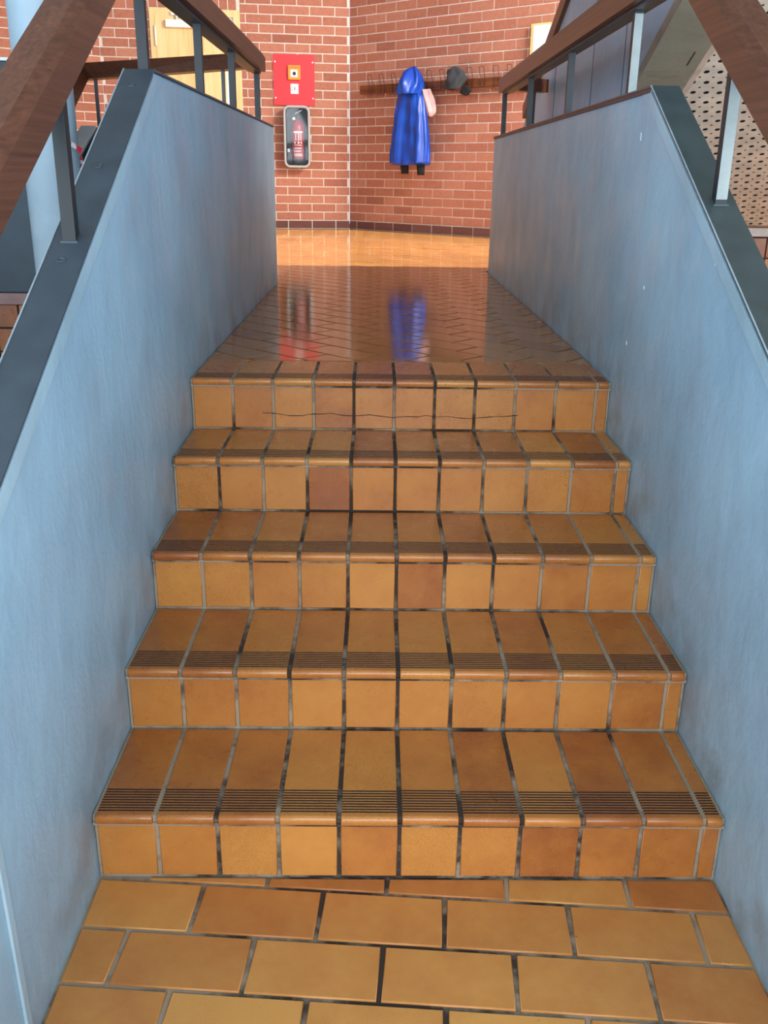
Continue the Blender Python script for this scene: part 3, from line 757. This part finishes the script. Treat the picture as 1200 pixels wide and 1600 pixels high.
# ================================================================== EXTINGUISHER CABINET
def rrect(w, h, r, n=6):
    out = []
    for cx, cy, a0 in ((w / 2 - r, h / 2 - r, 0), (-w / 2 + r, h / 2 - r, PI / 2), (-w / 2 + r, -h / 2 + r, PI), (w / 2 - r, -h / 2 + r, 1.5 * PI)):
        for i in range(n + 1): t = a0 + i * PI / 2 / n; out.append((cx + r * math.cos(t), cy + r * math.sin(t)))
    return out
ES, EZ, EW, EH, ED = -0.612, 1.812, 0.282, 0.636, 0.19
ec = thing('extinguisher_cabinet', 'grey rounded wall box with clear cover under the red panel', 'cabinet', LP(ES, EZ - EH / 2, 0.0))
def loft(b, rings, m, close=True, smooth=True):
    vs = [[b.bm.verts.new(p) for p in r] for r in rings]
    for a, c in zip(vs, vs[1:]):
        n = len(a)
        for i in range(n): b.face((a[i], a[(i + 1) % n], c[(i + 1) % n], c[i]), m, None, smooth)
    return vs
def er(w, h, r, off): return [LP(ES + x, EZ + y, off) for x, y in rrect(w, h, r)]
b = MB(); v = loft(b, [er(EW - 0.02, EH - 0.02, 0.055, 0.002), er(EW, EH, 0.06, 0.02), er(EW, EH, 0.06, 0.14), er(EW - 0.012, EH - 0.012, 0.055, 0.14), er(EW - 0.012, EH - 0.012, 0.055, 0.012)], M_black)
b.face(v[0][::-1], M_black); b.face(v[-1], M_black); b.build('back_tray', ec)
b = MB(); loft(b, [er(EW + 0.012, EH + 0.012, 0.066, 0.128), er(EW + 0.016, EH + 0.016, 0.068, 0.15), er(EW + 0.006, EH + 0.006, 0.062, 0.172), er(EW - 0.026, EH - 0.026, 0.048, 0.172), er(EW - 0.026, EH - 0.026, 0.048, 0.150), er(EW - 0.008, EH - 0.008, 0.056, 0.128), er(EW + 0.012, EH + 0.012, 0.066, 0.128)], M_grey); b.build('rim', ec)
b = MB(); v = loft(b, [er(EW - 0.03, EH - 0.03, 0.046, 0.168), er(EW - 0.05, EH - 0.05, 0.04, 0.182)], M_clear); b.face(v[-1], M_clear); b.build('clear_cover', ec)
b = MB(); b.obox(LP(ES + EW / 2 + 0.006, EZ - 0.015, 0.13), LD, Z, LN, (0.018, 0.03, 0.03), M_grey, 0.003); b.build('latch', ec)
fe = thing('fire_extinguisher', 'red fire extinguisher with white printed label inside the wall box', 'fire extinguisher', LP(ES + 0.012, EZ - 0.29, 0.09))
ax = LP(ES + 0.014, EZ - 0.285, 0.086)
b = MB(); b.lathe(ax + Z * 0.055, Z, [(0.062, 0), (0.068, 0.004), (0.068, 0.32), (0.062, 0.36), (0.045, 0.39), (0.024, 0.405), (0.02, 0.42)], M_redx, 36); b.build('cylinder', fe)
b = MB(); b.lathe(ax, Z, [(0.066, 0), (0.072, 0.01), (0.072, 0.055), (0.067, 0.06)], M_black, 36); b.build('base_ring', fe)
b = MB(); b.lathe(ax + Z * 0.474, Z, [(0.02, 0), (0.023, 0.006), (0.023, 0.03), (0.016, 0.04)], M_black, 20)
b.obox(ax + Z * 0.505 - LD * 0.02 - LN * 0.012, (LD + Z * 0.25).normalized(), Z, LN, (0.085, 0.012, 0.024), M_black, 0.003)
b.obox(ax + Z * 0.522 - LD * 0.03 - LN * 0.012, (LD + Z * 0.5).normalized(), Z, LN, (0.09, 0.010, 0.024), M_chrome, 0.003); b.build('valve_lever', fe)
b = MB(); b.tube([ax + LD * -0.02 + Z * 0.50, ax + LD * -0.07 + Z * 0.515 + LN * 0.02, ax + LD * -0.105 + Z * 0.47 + LN * 0.02, ax + LD * -0.112 + Z * 0.30 + LN * 0.02, ax + LD * -0.108 + Z * 0.10 + LN * 0.02, ax + LD * -0.095 + Z * 0.04 + LN * 0.02], 0.011, M_black, 10); b.build('hose', fe)
b = MB(); b.lathe(ax + LD * -0.109 + Z * 0.125 + LN * 0.02, Z, [(0.014, 0), (0.014, 0.035)], M_white, 14); b.build('nozzle_clip', fe)
b = MB(); b.lathe(ax + LD * -0.045 + Z * 0.475 + LN * 0.055, LN, [(0.016, 0), (0.016, 0.012), (0.012, 0.013)], M_white, 18); b.build('gauge', fe)
b = MB()                                             # printed label: curved blocks of small print on the cylinder
def patch(a0, a1, z0, z1, m, r=0.0688):
    n = 5
    fr = math.atan2(LN.y, LN.x)
    for i in range(n):
        t0, t1 = (fr + a0 + (a1 - a0) * i / n, fr + a0 + (a1 - a0) * (i + 1) / n)
        q = [ax + Vector((math.cos(t) * r, math.sin(t) * r, zz)) for t, zz in ((t0, z0), (t1, z0), (t1, z1), (t0, z1))]
        b.poly(q, m)
patch(-0.86, 0.86, 0.078, 0.352, M_redx, 0.0684)
patch(-0.8, 0.8, 0.325, 0.345, M_white)
for i, zz in enumerate((0.30, 0.275, 0.25)):
    for a in (-0.5, 0.0, 0.4): patch(a, a + 0.14, zz, zz + 0.018, M_white)
for i in range(0, 7, 2):
    zz = 0.10 + i * 0.016; patch(-0.7, 0.7 - 0.15 * (i % 3), zz, zz + 0.007, M_white)
patch(-0.75, 0.75, 0.085, 0.091, M_white)
for a in (-0.7, -0.1, 0.4): patch(a, a + 0.25, 0.215, 0.235, M_white)
b.build('printed_label', fe, fix=False)

# ================================================================== COAT RACK
rk = thing('coat_rack', 'long brown wooden coat rail with wire hooks on the right brick wall', 'coat rack', RP(1.2, 2.27, 0.0))
OFF = 0.075
b = MB(); b.obox(RP(0.225, 2.260, 0.045), RD, Z, RN, (2.75, 0.088, 0.032), M_rack, 0.008); b.build('board', rk)
for ss in (0.35, 1.35, 2.4):
    b = MB(); b.obox(RP(ss, 2.285, 0.001), RD, Z, RN, (0.05, 0.045, 0.046), M_dark, 0.003); b.build('bracket', rk)
def hook(ss):
    b = MB(); w2 = 0.028; o1 = 0.082
    b.tube([RP(ss - w2, 2.275, o1), RP(ss - w2, 2.352, o1 + 0.004), RP(ss - w2, 2.44, o1 + 0.03), RP(ss - w2 + 0.006, 2.447, o1 + 0.032), RP(ss + w2 - 0.006, 2.447, o1 + 0.032), RP(ss + w2, 2.44, o1 + 0.03), RP(ss + w2, 2.352, o1 + 0.004), RP(ss + w2, 2.275, o1)], 0.0032, M_wire, 6)
    for sg in (-1, 1):
        c = ss + sg * w2
        b.tube([RP(c, 2.275, o1), RP(c, 2.25, o1 + 0.008), RP(c - 0.006, 2.238, o1 + 0.02), RP(c - 0.014, 2.236, o1 + 0.024), RP(c - 0.02, 2.242, o1 + 0.03), RP(c - 0.02, 2.256, o1 + 0.034)], 0.0032, M_wire, 6)
    b.build('hook', rk)
for ss in (0.40, 0.566, 0.737, 0.90, 1.06, 1.225, 1.393, 1.575, 1.742, 1.89, 2.06, 2.22, 2.39, 2.56, 2.73): hook(ss)

# ================================================================== BLUE COAT
ct = thing('rain_jacket', 'blue hooded rain jacket hanging on the brown coat rail', 'coat', RP(1.058, 1.55, 0.14))
def coat_body():
    b = MB(); NA, NZ = 56, 30; rings = []
    for i in range(NZ + 1):
        t = i / NZ; z = 2.262 - t * 0.727
        # outline: neck, shoulders, flare to the hem
        key = [(0, 0.140, 0.075), (0.06, 0.172, 0.085), (0.14, 0.186, 0.09), (0.3, 0.205, 0.10), (0.6, 0.236, 0.105), (0.85, 0.252, 0.112), (1.0, 0.250, 0.110)]
        for (t0, a0, d0), (t1, a1, d1) in zip(key, key[1:]):
            if t0 <= t <= t1:
                f = (t - t0) / (t1 - t0); hw = a0 + (a1 - a0) * f; dp = d0 + (d1 - d0) * f
        ring = []
        cs = 1.058
        for k in range(NA):
            th = 2 * PI * k / NA; c, s_ = math.cos(th), math.sin(th)
            fold = (0.25 + 0.75 * t) * (0.030 * math.sin(6 * th + 1.2 + 1.8 * t) + 0.024 * math.sin(11 * th + 0.6 - 2.6 * t) + 0.012 * math.sin(19 * th + 3 * t))
            sl = 0.024 * math.exp(-((abs(c) - 0.80) / 0.16) ** 2) * min(1, t * 4)       # sleeves lying along the sides
            cr = 0.007 * math.sin(22 * t + 3 * th) * (1 - 0.5 * t)
            r = 1 + (fold + cr) / dp * (1.15 if s_ > 0 else 0.3)
            x = hw * (abs(c) ** 0.85) * (1 if c >= 0 else -1) * (1 + 0.25 * fold / hw)
            d = 0.185 + (dp * s_ * r + (sl if s_ > 0 else 0)) * 0.85
            zz = z + (0.012 * math.sin(3 * th) if i == NZ else 0) - 0.03 * (abs(c) ** 3) * (1 - t) * 1.2
            ring.append(RP(cs + x, zz, max(0.088, d)))
        rings.append(ring)
    v = loft(b, rings, M_coat); b.face(v[0], M_coat); b.face(v[-1], M_coat)
    return b
coat_body().build('jacket_body', ct)
b = MB(); NA, NZ = 40, 18; rings = []                # hood pulled over the hook, drooping to the front
for i in range(NZ + 1):
    t = i / NZ; z = 2.468 - t * 0.25
    prof = math.sin(min(1, t * 1.25 + 0.05) * PI / 2) ** 0.42
    ring = []
    hw = 0.138 * prof * (1 - 0.02 * t); dp = 0.115 * prof
    cs = 1.050 + 0.01 * t
    for k in range(NA):
        th = 2 * PI * k / NA; c, s_ = math.cos(th), math.sin(th)
        fold = 0.020 * math.sin(4 * th + 1.0 + 2.5 * t) + 0.016 * math.sin(7 * th - 3 * t) + 0.005 * math.sin(13 * th + 5 * t)
        ring.append(RP(cs + hw * c * (1 + fold / 0.3), z + 0.02 * c * (1 - t), max(0.09, 0.185 + dp * s_ * (1 + 2.0 * fold / 0.115 * (0.9 if s_ > 0 else 0.2)) + 0.03 * t * (1 if s_ > 0 else 0))))
    rings.append(ring)
v = loft(b, rings, M_coat); b.face(v[0], M_coat); b.face(v[-1], M_coat); b.build('hood', ct)
for cs, w2, zb in ((0.962, 0.058, 1.442), (1.185, 0.056, 1.432)):
    b = MB(); rings = []
    for i in range(7):
        t = i / 6; z = 1.575 - t * (1.575 - zb)
        rings.append([RP(cs + w2 * (1 - 0.22 * t) * math.cos(a) + 0.012 * t, z + 0.008 * math.sin(2 * a) * t, 0.165 + 0.036 * (1 - 0.2 * t) * math.sin(a) * (1 + 0.12 * math.sin(5 * a))) for a in [2 * PI * k / 20 for k in range(20)]])
    v = loft(b, rings, M_blackf); b.face(v[0], M_blackf); b.face(v[-1], M_blackf); x = b.build('cuff', ct); x['label'] = 'black cuff below the hem'
b = MB(); b.obox(RP(1.235, 1.66, 0.25), (RD - Z * 0.1).normalized(), Z, RN, (0.012, 0.045, 0.004), M_white); b.build('reflective_tab', ct)

# pink garment and dark hat
b = MB(); rings = []
for i in range(15):
    t = i / 14; z = 2.262 - t * 0.250
    hw = 0.06 + 0.03 * math.sin(t * PI * 0.9); hw *= (1 if t < 0.85 else 1 - (t - 0.85) * 3.5); cs = 1.215 + 0.055 * t
    rings.append([RP(cs + hw * math.cos(a) * (1 + 0.12 * math.sin(3 * a + 4 * t)), z - 0.02 * math.cos(a) * (t - 0.3), 0.14 + 0.045 * math.sin(a) * (1 + 0.3 * math.sin(5 * a + 3 * t)) * (1 if t < 0.9 else 0.6)) for a in [2 * PI * k / 28 for k in range(28)]])
v = loft(b, rings, M_pink); b.face(v[0], M_pink); b.face(v[-1], M_pink)
o = b.build('scarf'); tag(o, 'pale pink cloth hanging behind the blue jacket on the right', 'scarf')
ht = thing('knit_hat', 'crumpled charcoal hat hanging on a hook of the coat rail', 'hat', RP(1.60, 2.262, 0.11))
b = MB(); rings = []
for i in range(15):
    t = i / 14; z = 2.440 - t * 0.185
    hw = 0.118 * math.sin(min(1, 0.3 + t * 1.1) * PI / 2) * (1 - 0.12 * t); cs = 1.602 + 0.02 * math.sin(4 * t)
    ring = []
    for k in range(32):
        a = 2 * PI * k / 32
        q = 1 + 0.14 * math.sin(3 * a + 5 * t) + 0.09 * math.sin(5 * a - 6 * t + 1) + 0.05 * math.sin(9 * a + 8 * t)
        ring.append(RP(cs + hw * math.cos(a) * q, z + 0.012 * math.sin(2 * a + 3 * t), max(0.10, 0.17 + 0.075 * math.sin(a) * q * min(1, hw / 0.06))))
    rings.append(ring)
v = loft(b, rings, M_hat); b.face(v[0], M_hat); b.face(v[-1], M_hat); b.build('crown', ht)
b = MB(); rings = []
for i in range(9):
    t = i / 8; hw = 0.075 * math.sin(0.25 + t * 2.6); z = 2.268 - 0.07 * t
    rings.append([RP(1.705 + 0.03 * t + hw * math.cos(a), z + 0.012 * math.cos(a), 0.125 + 0.03 * math.sin(a) * (1 + 0.2 * math.sin(3 * a))) for a in [2 * PI * k / 24 for k in range(24)]])
v = loft(b, rings, M_blackf); b.face(v[0], M_blackf); b.face(v[-1], M_blackf); b.build('ear_flap', ht)

# ================================================================== NOTICE on the right brick wall
no = thing('notice_frame', 'framed pale notice sheet on the brick wall right of the coat rail', 'notice', RP(2.55, 2.51, 0.0))
b = MB(); b.obox(RP(2.405, 2.50, 0.001), RD, Z, RN, (0.40, 0.29, 0.05), M_frame, 0.004); b.build('frame', no)
b = MB(); b.obox(RP(2.435, 2.518, 0.0505), RD, Z, RN, (0.35, 0.255, 0.003), M_sheet, 0.001); b.build('sheet', no)
